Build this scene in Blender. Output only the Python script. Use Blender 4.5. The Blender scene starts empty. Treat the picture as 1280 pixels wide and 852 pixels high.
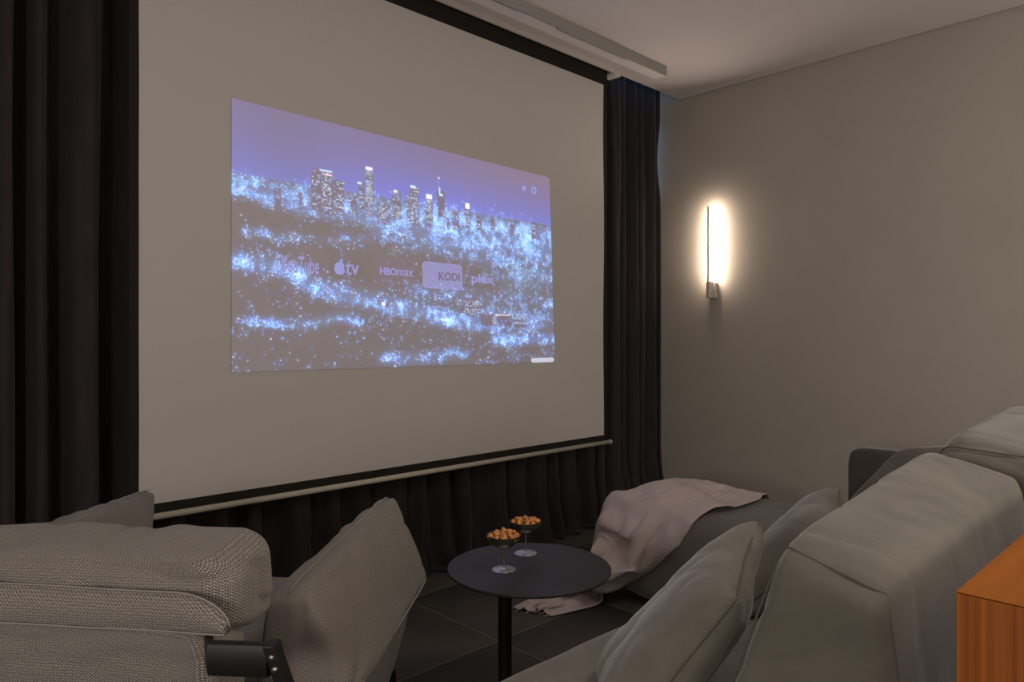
import bpy, bmesh, math, random
import numpy as np
from mathutils import Vector, Matrix, noise
R = random.Random(7)
SC = bpy.context.scene
COL = SC.collection

# ------------------------------------------------------------------ camera
YAW = math.radians(46.0)          # angle between the optical axis and the projector wall
CAM_H = 1.2
FPX = 894.0
cam_d = bpy.data.cameras.new('camera')
cam_d.sensor_width = 36.0
cam_d.lens = FPX / 1280 * 36.0
cam_d.shift_y = -(426 - 419) / 1280
cam_d.clip_start = 0.02
cam = bpy.data.objects.new('camera', cam_d)
COL.objects.link(cam)
cam.location = (0, 0, CAM_H)
cam.rotation_euler = (math.radians(90), 0, YAW - math.radians(90))
SC.camera = cam

# ------------------------------------------------------------------ world, exposure, lights
SC.view_settings.view_transform = 'Standard'
SC.view_settings.look = 'None'
SC.view_settings.exposure = 0.0
SC.view_settings.gamma = 1.0
w = bpy.data.worlds.new('dusk'); SC.world = w
w.use_nodes = True
w.node_tree.nodes['Background'].inputs[0].default_value = (0.30, 0.50, 0.85, 1)
w.node_tree.nodes['Background'].inputs[1].default_value = 2.2

def area(name, loc, target, sx, sy, power, color, spread=180):
    l = bpy.data.lights.new(name, 'AREA'); l.shape = 'RECTANGLE'; l.size = sx; l.size_y = sy
    l.energy = power; l.color = color; l.spread = math.radians(spread)
    o = bpy.data.objects.new(name, l); COL.objects.link(o); o.location = loc
    o.rotation_euler = (Vector(target) - Vector(loc)).to_track_quat('-Z', 'Y').to_euler()
    return o
def bulb(name, loc, r, power, color):
    l = bpy.data.lights.new(name, 'POINT'); l.shadow_soft_size = r; l.energy = power; l.color = color
    o = bpy.data.objects.new(name, l); COL.objects.link(o); o.location = loc
    return o
WARM = (1.0, 0.93, 0.85)
bulb('lamp_behind_left', (-1.3, 0.2, 1.25), 0.2, 56, (1.0, 0.94, 0.90))
bulb('lamp_behind_right', (3.0, -1.7, 1.35), 0.3, 74, (1.0, 0.95, 0.86))
area('added_up_fill', (0.9, -1.0, 1.5), (1.1, -0.8, 2.8), 0.35, 0.35, 26, (1.0, 0.92, 0.86))  # unseen fill light added to brighten the ceiling
area('ceiling_light', (1.7, -0.1, 2.78), (1.7, -0.1, 0), 0.5, 0.3, 9, WARM)

# ------------------------------------------------------------------ measured points -> room points
CY, SY = math.cos(YAW), math.sin(YAW)
def at(px, py, x=None, y=None, z=None, d=None):
    """a measured sight line met with a plane of the room"""
    t = (px - 640) / FPX
    dx, dy, dz = CY + SY * t, SY - CY * t, (419 - py) / FPX
    if d is None:
        d = x / dx if x is not None else y / dy if y is not None else (z - CAM_H) / dz
    return Vector((dx * d, dy * d, CAM_H + dz * d))

# ------------------------------------------------------------------ materials
def s2l(c):
    return tuple(((v / 255) / 12.92 if v / 255 <= 0.04045 else ((v / 255 + 0.055) / 1.055) ** 2.4) for v in c)
def mat(name, col, rough=0.8, metal=0.0, spec=0.3, sheen=0.0):
    m = bpy.data.materials.new(name); m.use_nodes = True
    b = m.node_tree.nodes['Principled BSDF']
    b.inputs['Base Color'].default_value = (*col, 1); b.inputs['Roughness'].default_value = rough
    b.inputs['Metallic'].default_value = metal; b.inputs['Specular IOR Level'].default_value = spec
    if sheen:
        b.inputs['Sheen Weight'].default_value = sheen; b.inputs['Sheen Roughness'].default_value = 0.4
    return m
def N(m, kind, **kw):
    n = m.node_tree.nodes.new(kind)
    for k, v in kw.items():
        if k.startswith('i_'):
            key = k[2:]
            key = int(key) if key.isdigit() else key.replace('_', ' ')
            n.inputs[key].default_value = v
        else:
            setattr(n, k, v)
    return n
def L(m, a, b): m.node_tree.links.new(a, b)
def mottled(name, c1, c2, scale=6, rough=0.85, bump=0.15, bscale=300, detail=4, sheen=0.0, spec=0.2, stretch=None, dist=0.002):
    m = mat(name, c1, rough, 0, spec, sheen)
    b = m.node_tree.nodes['Principled BSDF']
    tc = N(m, 'ShaderNodeTexCoord')
    src = tc.outputs['Object']
    if stretch:
        mp = N(m, 'ShaderNodeMapping'); mp.inputs['Scale'].default_value = stretch
        L(m, src, mp.inputs[0]); src = mp.outputs[0]
    n = N(m, 'ShaderNodeTexNoise', i_Scale=scale, i_Detail=detail); L(m, src, n.inputs['Vector'])
    r = N(m, 'ShaderNodeValToRGB')
    r.color_ramp.elements[0].position = 0.3; r.color_ramp.elements[0].color = (*c1, 1)
    r.color_ramp.elements[1].position = 0.7; r.color_ramp.elements[1].color = (*c2, 1)
    L(m, n.outputs['Fac'], r.inputs[0]); L(m, r.outputs[0], b.inputs['Base Color'])
    if bump:
        n2 = N(m, 'ShaderNodeTexNoise', i_Scale=bscale, i_Detail=2); L(m, src, n2.inputs['Vector'])
        bp = N(m, 'ShaderNodeBump', i_Strength=bump, i_Distance=dist); L(m, n2.outputs['Fac'], bp.inputs['Height'])
        L(m, bp.outputs[0], b.inputs['Normal'])
    return m
def woven(name, dark, light, pu=0.0075, pv=0.0050):
    """herringbone weave on metric UVs"""
    m = mat(name, light, 0.9, 0, 0.15, 0.2)
    b = m.node_tree.nodes['Principled BSDF']
    uv = N(m, 'ShaderNodeUVMap'); sp = N(m, 'ShaderNodeSeparateXYZ'); L(m, uv.outputs[0], sp.inputs[0])
    nz = N(m, 'ShaderNodeTexNoise', i_Scale=60.0, i_Detail=2); L(m, uv.outputs[0], nz.inputs['Vector'])
    nzm = N(m, 'ShaderNodeMath', operation='MULTIPLY', i_1=0.0035); L(m, nz.outputs['Fac'], nzm.inputs[0])
    ping = N(m, 'ShaderNodeMath', operation='PINGPONG', i_1=pu / 2); L(m, sp.outputs[0], ping.inputs[0])
    add = N(m, 'ShaderNodeMath', operation='ADD'); L(m, ping.outputs[0], add.inputs[0]); L(m, sp.outputs[1], add.inputs[1])
    add2 = N(m, 'ShaderNodeMath', operation='ADD'); L(m, add.outputs[0], add2.inputs[0]); L(m, nzm.outputs[0], add2.inputs[1])
    mul = N(m, 'ShaderNodeMath', operation='MULTIPLY', i_1=2 * math.pi / pv); L(m, add2.outputs[0], mul.inputs[0])
    sn = N(m, 'ShaderNodeMath', operation='SINE'); L(m, mul.outputs[0], sn.inputs[0])
    mu = N(m, 'ShaderNodeMath', operation='MULTIPLY', i_1=4 * math.pi / pu); L(m, sp.outputs[0], mu.inputs[0])
    su = N(m, 'ShaderNodeMath', operation='SINE'); L(m, mu.outputs[0], su.inputs[0])
    s2 = N(m, 'ShaderNodeMath', operation='MULTIPLY_ADD', i_1=0.45); L(m, su.outputs[0], s2.inputs[0]); L(m, sn.outputs[0], s2.inputs[2])
    mr = N(m, 'ShaderNodeMapRange', i_1=-1.2, i_2=1.2); L(m, s2.outputs[0], mr.inputs[0])
    n2 = N(m, 'ShaderNodeTexNoise', i_Scale=260.0, i_Detail=2); L(m, uv.outputs[0], n2.inputs['Vector'])
    mm = N(m, 'ShaderNodeMath', operation='MULTIPLY'); L(m, mr.outputs[0], mm.inputs[0])
    k = N(m, 'ShaderNodeMapRange', i_1=0.2, i_2=0.8, i_3=0.45, i_4=1.4); L(m, n2.outputs['Fac'], k.inputs[0]); L(m, k.outputs[0], mm.inputs[1])
    mx = N(m, 'ShaderNodeMix', data_type='RGBA'); mx.inputs['A'].default_value = (*dark, 1); mx.inputs['B'].default_value = (*light, 1)
    L(m, mm.outputs[0], mx.inputs['Factor']); L(m, mx.outputs['Result'], b.inputs['Base Color'])
    bp = N(m, 'ShaderNodeBump', i_Strength=0.7, i_Distance=0.0012); L(m, mm.outputs[0], bp.inputs['Height']); L(m, bp.outputs[0], b.inputs['Normal'])
    return m

M = {}
M['wall'] = mottled('wall_paint', (0.40, 0.36, 0.31), (0.43, 0.385, 0.335), 2.5, 0.9, 0.08, 220)
M['ceil'] = mottled('ceiling_paint', (0.66, 0.60, 0.56), (0.69, 0.63, 0.59), 2, 0.9, 0.05, 200)
M['white_plastic'] = mat('white_plastic', (0.66, 0.62, 0.58), 0.5)
M['duct_shaded'] = mat('duct_shaded', (0.30, 0.285, 0.265), 0.6)  # near face of the white housing, its shade put into the colour
M['dark_joint'] = mat('shadow_gap', (0.03, 0.028, 0.025), 0.9)
M['tile'] = mottled('floor_tile', (0.062, 0.056, 0.048), (0.085, 0.077, 0.066), 3, 0.55, 0.1, 60, 6, dist=0.001)
M['grout'] = mat('grout', (0.20, 0.18, 0.15), 0.9)
M['curtain'] = mottled('curtain_cloth', (0.024, 0.020, 0.0215), (0.034, 0.028, 0.029), 5, 0.8, 0.2, 500, 3, 0.15, stretch=(6, 6, 1))
M['screen'] = mat('screen_white', (0.52, 0.485, 0.455), 0.95, 0, 0.1)
M['border'] = mat('screen_black_border', (0.018, 0.015, 0.012), 0.9, 0, 0.2)
M['bar'] = mat('bar_offwhite', (0.50, 0.46, 0.38), 0.45)
M['frame'] = mat('window_frame', (0.2, 0.2, 0.2), 0.6)
M['sofa'] = mottled('sofa_suede', (0.138, 0.127, 0.105), (0.192, 0.176, 0.145), 7, 0.85, 0.25, 90, 6, 0.35, dist=0.002)
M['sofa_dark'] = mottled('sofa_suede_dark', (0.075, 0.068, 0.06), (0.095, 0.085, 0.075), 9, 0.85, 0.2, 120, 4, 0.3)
M['sofa_brown'] = mottled('chaise_suede', (0.125, 0.112, 0.094), (0.150, 0.134, 0.113), 9, 0.85, 0.25, 300, 4, 0.3)
M['weave'] = woven('herringbone_weave', (0.060, 0.052, 0.046), (0.44, 0.40, 0.36), 0.0066, 0.0046)
M['weave_fine'] = woven('fine_weave', (0.15, 0.13, 0.118), (0.37, 0.335, 0.30), 0.0038, 0.0026)
M['piping'] = mat('piping', (0.30, 0.275, 0.25), 0.85)
M['sofa_pipe'] = mat('sofa_piping', (0.13, 0.12, 0.10), 0.85)
M['black_metal'] = mat('black_metal', (0.011, 0.0098, 0.0092), 0.5, 0.0, 0.35)
M['screw'] = mat('screw_steel', (0.6, 0.58, 0.52), 0.3, 1.0)
M['table'] = mottled('table_lacquer', (0.030, 0.028, 0.033), (0.034, 0.031, 0.036), 5, 0.5, 0.04, 500, 3, 0, 0.28)
M['throw'] = mottled('mauve_throw', (0.47, 0.39, 0.37), (0.54, 0.45, 0.425), 6, 0.95, 0.35, 420, 3, 0.25, stretch=(1, 1, 1))
M['steel'] = mottled('brushed_steel', (0.55, 0.52, 0.46), (0.62, 0.59, 0.54), 30, 0.28, 0.1, 200)
M['foot_steel'] = mottled('hammered_steel', (0.45, 0.45, 0.45), (0.80, 0.80, 0.80), 70, 0.38, 0.6, 60, dist=0.01)
M['bowl'] = mat('dark_bronze', (0.36, 0.32, 0.25), 0.36, 1.0)
M['lampmetal'] = mat('lamp_metal', (0.50, 0.46, 0.39), 0.5, 0.1)
for k in ('steel', 'foot_steel'):
    M[k].node_tree.nodes['Principled BSDF'].inputs['Metallic'].default_value = 1.0
def popcorn_mat():
    m = mottled('caramel', (0.42, 0.11, 0.012), (0.85, 0.40, 0.08), 120, 0.24, 0.3, 160, 3, 0, 0.6)
    m.node_tree.nodes['Principled BSDF'].inputs['Coat Weight'].default_value = 0.5
    return m
M['popcorn'] = popcorn_mat()
def wood():
    m = mat('orange_oak', (0.6, 0.25, 0.08), 0.55, 0, 0.15)
    b = m.node_tree.nodes['Principled BSDF']
    tc = N(m, 'ShaderNodeTexCoord'); mp = N(m, 'ShaderNodeMapping'); mp.inputs['Scale'].default_value = (16, 90, 1.2)
    L(m, tc.outputs['Object'], mp.inputs[0])
    n = N(m, 'ShaderNodeTexNoise', i_Scale=1.0, i_Detail=5, i_Distortion=0.6); L(m, mp.outputs[0], n.inputs['Vector'])
    r = N(m, 'ShaderNodeValToRGB')
    r.color_ramp.elements[0].position = 0.32; r.color_ramp.elements[0].color = (0.30, 0.080, 0.013, 1)
    r.color_ramp.elements[1].position = 0.62; r.color_ramp.elements[1].color = (0.46, 0.150, 0.030, 1)
    L(m, n.outputs['Fac'], r.inputs[0]); L(m, r.outputs[0], b.inputs['Base Color'])
    bp = N(m, 'ShaderNodeBump', i_Strength=0.2, i_Distance=0.001); L(m, n.outputs['Fac'], bp.inputs['Height']); L(m, bp.outputs[0], b.inputs['Normal'])
    return m
M['wood'] = wood()
def wood_top():
    m = M['wood'].copy(); m.name = 'orange_oak_top'
    for n in m.node_tree.nodes:
        if n.type == 'VALTORGB':
            n.color_ramp.elements[0].color = (0.30, 0.085, 0.010, 1); n.color_ramp.elements[1].color = (0.40, 0.125, 0.016, 1)
        if n.type == 'MAPPING': n.inputs['Scale'].default_value = (1.5, 28, 16)
    return m
M['wood_top'] = wood_top()
def emis(name, col, strength):
    m = bpy.data.materials.new(name); m.use_nodes = True
    nt = m.node_tree; nt.nodes.clear()
    o = nt.nodes.new('ShaderNodeOutputMaterial'); e = nt.nodes.new('ShaderNodeEmission')
    e.inputs[0].default_value = (*col, 1); e.inputs[1].default_value = strength
    nt.links.new(e.outputs[0], o.inputs[0]); return m
M['led'] = emis('led_strip', (1.0, 0.82, 0.64), 400)
def glass():
    m = bpy.data.materials.new('window_glass'); m.use_nodes = True
    b = m.node_tree.nodes['Principled BSDF']
    b.inputs['Transmission Weight'].default_value = 1.0; b.inputs['Roughness'].default_value = 0.0; b.inputs['IOR'].default_value = 1.1
    b.inputs['Base Color'].default_value = (0.9, 0.95, 1, 1)
    return m
M['glass'] = glass()

# ------------------------------------------------------------------ object helpers
def obj(name, verts, faces, m, parent=None, smooth=False, uvs=None, loc=None):
    me = bpy.data.meshes.new(name)
    vs = [tuple(v) for v in verts]
    if loc is not None:
        vs = [(v[0] - loc[0], v[1] - loc[1], v[2] - loc[2]) for v in vs]
    me.from_pydata(vs, [], [tuple(int(i) for i in f) for f in faces])
    if m: me.materials.append(m)
    if smooth: me.polygons.foreach_set('use_smooth', [True] * len(me.polygons))
    if uvs is not None:
        l = me.uv_layers.new(name='UVMap')
        idx = np.zeros(len(me.loops), dtype=np.int32); me.loops.foreach_get('vertex_index', idx)
        l.data.foreach_set('uv', np.asarray(uvs, dtype=np.float32)[idx].ravel())
    o = bpy.data.objects.new(name, me); COL.objects.link(o)
    if loc is not None: o.location = loc
    if parent is not None:
        o.parent = parent
        o.matrix_parent_inverse = Matrix.Translation(-Vector(parent.location))
    return o
def thing(name, label, cat, loc=(0, 0, 0), group=None):
    o = bpy.data.objects.new(name, None); COL.objects.link(o); o.location = loc
    o.empty_display_size = 0.1
    return tag(o, label, cat, group)
def tag(o, label, cat, group=None):
    o['label'] = label; o['category'] = cat
    if group: o['group'] = group
    return o
def struct(o):
    o['kind'] = 'structure'; return o
BOXF = [(0, 3, 2, 1), (4, 5, 6, 7), (0, 1, 5, 4), (1, 2, 6, 5), (2, 3, 7, 6), (3, 0, 4, 7)]
def box(name, lo, hi, m, parent=None, bevel=0.0, seg=2, loc=None):
    x0, y0, z0 = lo; x1, y1, z1 = hi
    o = obj(name, [(x0, y0, z0), (x1, y0, z0), (x1, y1, z0), (x0, y1, z0), (x0, y0, z1), (x1, y0, z1), (x1, y1, z1), (x0, y1, z1)], BOXF, m, parent, loc=loc)
    if bevel:
        me = o.data; bm = bmesh.new(); bm.from_mesh(me)
        bmesh.ops.bevel(bm, geom=bm.edges[:], offset=bevel, segments=seg, profile=0.5, affect='EDGES')
        bm.to_mesh(me); bm.free()
        me.polygons.foreach_set('use_smooth', [True] * len(me.polygons))
        md = o.modifiers.new('wn', 'WEIGHTED_NORMAL'); md.keep_sharp = True
    return o
def tube_geo(pts, r, seg=8, closed=False, flat=1.0):
    pts = [Vector(p) for p in pts]; n = len(pts); vs = []; fs = []
    up = Vector((0, 0, 1)); prev = None
    for i, p in enumerate(pts):
        a = pts[(i - 1) % n] if (closed or i > 0) else p
        b = pts[(i + 1) % n] if (closed or i < n - 1) else p
        t = (b - a)
        if t.length < 1e-9: t = Vector((1, 0, 0))
        t.normalize()
        if prev is None:
            s = t.cross(up)
            if s.length < 0.1: s = t.cross(Vector((1, 0, 0)))
        else:
            s = prev - t * prev.dot(t)
        s.normalize(); prev = s; q = s.cross(t)
        rr = r[i] if isinstance(r, (list, tuple)) else r
        for k in range(seg):
            a_ = 2 * math.pi * k / seg
            vs.append(p + s * math.cos(a_) * rr + q * math.sin(a_) * rr * flat)
    m = n if closed else n - 1
    for i in range(m):
        for k in range(seg):
            j = (i + 1) % n
            fs.append((i * seg + k, i * seg + (k + 1) % seg, j * seg + (k + 1) % seg, j * seg + k))
    if not closed:
        fs.append(tuple(reversed(range(seg)))); fs.append(tuple((n - 1) * seg + k for k in range(seg)))
    return vs, fs
def tube(name, pts, r, m, parent=None, seg=8, closed=False, flat=1.0, loc=None):
    v, f = tube_geo(pts, r, seg, closed, flat); return obj(name, v, f, m, parent, True, loc=loc)
def lathe(name, prof, c, m, parent=None, seg=40, loc=None):
    vs = []; fs = []; n = len(prof)
    for (r, z) in prof:
        for k in range(seg):
            a = 2 * math.pi * k / seg
            vs.append((c[0] + r * math.cos(a), c[1] + r * math.sin(a), c[2] + z))
    for i in range(n - 1):
        for k in range(seg):
            fs.append((i * seg + k, i * seg + (k + 1) % seg, (i + 1) * seg + (k + 1) % seg, (i + 1) * seg + k))
    if prof[0][0] > 1e-6: fs.append(tuple(reversed(range(seg))))
    if prof[-1][0] > 1e-6: fs.append(tuple((n - 1) * seg + k for k in range(seg)))
    o = obj(name, vs, fs, m, parent, True, loc=loc)
    o.data.set_sharp_from_angle(angle=math.radians(40))
    return o

# soft cushions: a cube skin rounded, thinned towards its seams and fitted to eight corners
class Soft:
    def __init__(s, c, k=7.0, edge=1.0, dent=0.0, puff=0.0):
        s.c = [Vector(p) for p in c]; s.k = k; s.edge = edge; s.dent = dent; s.puff = puff
    def q(s, u, v, w):
        k = s.k
        r = (abs(u) ** k + abs(v) ** k + abs(w) ** k) ** (1 / k)
        return u / r, v / r, w / r
    def pos(s, u, v, w):
        u, v, w = s.q(u, v, w)
        T = max(0.0, (1 - u ** 4) * (1 - v ** 4)) ** 0.42
        w2 = w * (s.edge + (1 - s.edge) * T) * (1 + s.puff * (1 - u * u) * (1 - v * v))
        u2 = u * (1 - s.dent * (1 - v * v)); v2 = v * (1 - s.dent * (1 - u * u))
        a, b, c = (u2 + 1) / 2, (v2 + 1) / 2, (w2 + 1) / 2
        C = s.c
        # corner order: index = 4*(w) + 2*(v) + (u)
        p = Vector((0, 0, 0))
        for i in range(8):
            fu = a if i & 1 else 1 - a; fv = b if i & 2 else 1 - b; fw = c if i & 4 else 1 - c
            p += C[i] * (fu * fv * fw)
        return p
def cushion(name, S, m, parent=None, n=36, wr=None, loc=None):
    idx = {}; vs = []; fs = []; uv = []
    lu = (S.c[1] - S.c[0]).length; lv = (S.c[2] - S.c[0]).length; lw = (S.c[4] - S.c[0]).length
    g = [math.sin((i / n - 0.5) * math.pi * 0.92) / math.sin(0.46 * math.pi) for i in range(n + 1)]
    for ax in range(3):
        for sg in (-1, 1):
            ids = {}
            for i in range(n + 1):
                for j in range(n + 1):
                    a, b = g[i], g[j]
                    p = (sg, a, b) if ax == 0 else (a, sg, b) if ax == 1 else (a, b, sg)
                    # vertices are not shared between the six skins so each keeps its own weave
                    ids[i, j] = len(vs); vs.append(S.pos(*p))
                    if ax == 0: uv.append((b * lw / 2, a * lv / 2))
                    elif ax == 1: uv.append((a * lu / 2, b * lw / 2))
                    else: uv.append((a * lu / 2, b * lv / 2))
            flip = (sg > 0) != (ax == 1)
            for i in range(n):
                for j in range(n):
                    f = (ids[i, j], ids[i + 1, j], ids[i + 1, j + 1], ids[i, j + 1])
                    fs.append(f if flip else f[::-1])
    # orientation check by signed volume
    vol = sum(vs[f[0]].dot(vs[f[1]].cross(vs[f[2]])) for f in fs[::7]) 
    cen = sum(vs, Vector()) / len(vs)
    sgn = sum((vs[f[1]] - vs[f[0]]).cross(vs[f[2]] - vs[f[0]]).dot(vs[f[0]] - cen) for f in fs[::5])
    if sgn < 0: fs = [f[::-1] for f in fs]
    if wr:
        nor = [Vector() for _ in vs]
        for f in fs:
            nn = (vs[f[2]] - vs[f[0]]).cross(vs[f[3]] - vs[f[1]])
            for i in f: nor[i] += nn
        # same place -> same displacement
        acc = {}
        for i, p in enumerate(vs):
            acc.setdefault((round(p.x, 4), round(p.y, 4), round(p.z, 4)), []).append(i)
        out = [None] * len(vs)
        for ii in acc.values():
            nn = sum((nor[i] for i in ii), Vector())
            if nn.length > 0: nn.normalize()
            d = wr(vs[ii[0]])
            for i in ii: out[i] = vs[ii[0]] + nn * d
        vs = out
    o = obj(name, vs, fs, m, parent, True, uv, loc=loc)
    # weld coincident seams (uv stays per loop)
    bm = bmesh.new(); bm.from_mesh(o.data)
    bmesh.ops.remove_doubles(bm, verts=bm.verts[:], dist=0.0002)
    bmesh.ops.dissolve_degenerate(bm, edges=bm.edges[:], dist=0.00005)
    bm.to_mesh(o.data); bm.free()
    o.data.polygons.foreach_set('use_smooth', [True] * len(o.data.polygons))
    return o
def wrinkle(amp=0.004, sc=7.0, ridge=0.004, rs=(3, 14, 6), seed=0.0):
    def f(p):
        q = Vector((p.x + seed * 3.1, p.y - seed * 1.7, p.z + seed))
        a = noise.noise(q * sc) * amp
        r = noise.noise(Vector((q.x * rs[0], q.y * rs[1], q.z * rs[2])) + Vector((1, 1, 1)) * noise.noise(q * 2.5) * 1.5)
        r = 1 - abs(r) * 2.2
        return a - ridge * max(0, r - 0.55) * 2.2
    return f
def seam(name, S, path, r, m, parent, loc=None):
    return tube(name, [S.pos(*p) for p in path], r, m, parent, 6, closed=False)
def loop_w0(n=80, w=0.0):
    out = []
    for i in range(n + 1):
        t = (i / n) * 4; k = int(min(t, 3.9999)); f = (t - k) * 2 - 1
        out.append([(f, -1, w), (1, f, w), (-f, 1, w), (-1, -f, w)][k])
    return out

# ================================================================== STRUCTURE
XR = 4.226; ZC = 2.81; YE = 2.72; YB = 3.25
fl = struct(obj('floor', [(-3, -3.3, -0.0012), (XR + .1, -3.3, -0.0012), (XR + .1, YB, -0.0012), (-3, YB, -0.0012),
     (-3, -3.3, -.1), (XR + .1, -3.3, -.1), (XR + .1, YB, -.1), (-3, YB, -.1)], [(0, 1, 2, 3), (7, 6, 5, 4), (0, 4, 5, 1), (1, 5, 6, 2), (2, 6, 7, 3), (3, 7, 4, 0)], M['grout']))
tile_me = None
P = 0.61
for i in range(-5, 6):
    for j in range(-5, 4):
        x0 = 1.918 + (i - 1) * P; y0 = 2.06 + (j - 1) * P
        if x0 < -1.3 or y0 < -1.1 or x0 + P > XR + .3 or y0 > 3.0: continue
        if tile_me is None:
            t = box('tile', (0.0028, 0.0028, -0.012), (P - 0.0028, P - 0.0028, 0.0), M['tile'], None, 0.0006, 1)
            tile_me = t.data
            t.modifiers.clear()
        else:
            t = bpy.data.objects.new('tile', tile_me); COL.objects.link(t)
        t.location = (x0, y0, 0); t.parent = fl
struct(box('wall_right', (XR, -3.3, -.1), (XR + .1, YB, 3.1), M['wall']))
struct(box('wall_back', (-3, -3.4, -.1), (XR, -3.3, 3.1), M['wall']))
struct(box('wall_left', (-3.1, -3.3, -.1), (-3, YB, 3.1), M['wall']))
struct(box('ceiling', (-3, -3.3, ZC), (XR - 0.012, YE, ZC + .12), M['ceil']))
struct(box('trim_1', (XR - 0.012, -3.3, ZC + 0.004), (XR, YE, ZC + .1), M['dark_joint']))
struct(box('trim_2', (-3, YE, 3.02), (XR, YB, 3.10), M['ceil']))
wf = struct(box('wall_front', (-3, YB, -.1), (0.2, YB + .1, 3.1), M['wall']))
# window behind the curtain
wn = struct(box('window_1', (0.2, YB, 2.95), (XR + .1, YB + .08, 3.1), M['frame']))
box('window_frame', (0.2, YB, -.1), (XR + .1, YB + .08, 0.9), M['frame'], wn)
for i, x in enumerate((0.2, 1.53, 2.87)):
    box('window_frame', (x, YB + .001, 0.9), (x + .06, YB + .079, 2.95), M['frame'], wn)
box('pane', (0.26, YB + .03, 0.9), (XR + .1, YB + .04, 2.95), M['glass'], wn)

# ceiling fitting: a long shallow housing with a thin cover strip
cf = thing('ceiling_duct', 'long shallow white housing fixed to the ceiling in front of the projector screen', 'vent', (2.2, 2.49, ZC - .05))
xe, ye = 3.64, 2.435
box('housing', (0.3, ye, ZC - 0.055), (xe, ye + .012, ZC), M['duct_shaded'], cf, 0.001, 1)
box('bottom_plate', (0.3, ye + .0125, ZC - 0.055), (xe, ye + .09, ZC - .001), M['ceil'], cf, 0.001, 1)
a = at(695, 36, z=ZC - .06).x; b = at(782, 75, z=ZC - .06).x
box('cover_strip', (a, ye - .004, ZC - 0.063), (b, ye + .0115, ZC - 0.052), M['duct_shaded'], cf, 0.001, 1)
for k in range(2):
    x0 = 0.5 + k * 1.0
    if x0 < a - 1.1: box('cover_strip', (x0, ye - .004, ZC - 0.060), (x0 + .9, ye + .0115, ZC - 0.052), M['duct_shaded'], cf, 0.001, 1)

# ================================================================== CURTAINS
def curtain(name, label, x0, x1, period, amp, seed, z0=0.0, z1=3.019, y=2.90, ph=0.0, edge=None, kick=0.10):
    rr = random.Random(seed)
    nx = int((x1 - x0) / period * 16); nz = 46
    warp = [rr.uniform(-.35, .35) for _ in range(60)]
    amps = [rr.uniform(.65, 1.15) for _ in range(60)]
    vs = []; fs = []
    for j in range(nz + 1):
        tz = j / nz; z = z0 + (z1 - z0) * (tz ** 1.35)
        bot = max(0.0, 1 - z / 0.45)
        for i in range(nx + 1):
            s = i / nx; x = x0 + (x1 - x0) * s
            c = (x - x0) / period; k = int(c); f = c - k
            wv = warp[k] * (1 - f) + warp[k + 1] * f; am = amps[k] * (1 - f) + amps[k + 1] * f
            drift = noise.noise(Vector((x * 2.3, z * 0.55, seed))) * 0.9
            a_ = 2 * math.pi * (c + wv + ph) + drift * (1 - tz * .5); a_ += .45 * math.sin(a_)
            top = min(1.0, max(0.12, (z1 - z) / 0.5))
            yy = math.tanh(1.9 * (math.sin(a_) + 0.25 + 0.22 * math.sin(2 * a_ + 1.0 + seed * wv))) + .10 * math.sin(3.7 * a_ + z * 1.2 + seed)
            d = amp * am * yy * (0.75 + 0.25 * top)
            d += (1 - top) * 0.006 * math.sin(a_ * 4)
            d -= kick * bot ** 2 * (0.6 + 0.8 * noise.noise(Vector((x * 4.1, 3.0, seed)))) 
            d += bot * 0.03 * noise.noise(Vector((x * 9, z * 9, seed)))
            xx = x + 0.012 * math.cos(a_) + bot * .04 * noise.noise(Vector((x * 5, z * 5, seed + 4)))
            if edge: xx = min(xx, XR - .004) + (edge(z) if s > .93 else 0) * (s - .93) / .07 if s > .93 else xx
            xx = min(xx, XR - 0.004)
            zz = z + (0.02 * noise.noise(Vector((x * 6, 0, seed))) + 0.012) * (1 if j == 0 else 0)
            vs.append((xx, y + d, max(zz, 0.003)))
    w_ = nx + 1
    for j in range(nz):
        for i in range(nx):
            fs.append((j * w_ + i, j * w_ + i + 1, (j + 1) * w_ + i + 1, (j + 1) * w_ + i))
    o = obj(name, vs, fs, M['curtain'], None, True)
    md = o.modifiers.new('solid', 'SOLIDIFY'); md.thickness = 0.003
    return tag(o, label, 'curtain', 'black floor-length curtains behind the screen')
curtain('curtain', 'black pleated curtain at the left of the screen, reaching from ceiling to floor', -0.9, 1.03, 0.150, 0.078, 3, ph=0.1, kick=.03, y=2.925)
curtain('curtain', 'black curtain behind the screen, showing only below its bottom bar', 1.035, 3.395, 0.165, 0.045, 11, kick=.10)
def redge(z):
    return 0.03 - 0.062 * math.exp(-((z - 2.42) / .26) ** 2)
curtain('curtain', 'black pleated curtain filling the gap between screen and grey side wall', 3.40, 4.222, 0.104, 0.055, 23, edge=redge, kick=.12)

# ================================================================== PROJECTOR SCREEN
YS = 2.78
scr = thing('projector_screen', 'wide white pull-down projector screen with black border and a city picture on it', 'projector screen', (2.15, YS, 2.8))
XL = at(173.5, 300, y=YS).x; XW = at(754.5, 300, y=YS).x
ZT = at(752, 105, y=YS).z; ZB = at(757, 543, y=YS).z
BW = 0.033
def sheet(name, x0, x1, z0, z1, y, m, parent, th=0.0015):
    return box(name, (x0, y - th / 2, z0), (x1, y + th / 2, z1), m, parent)
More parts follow.
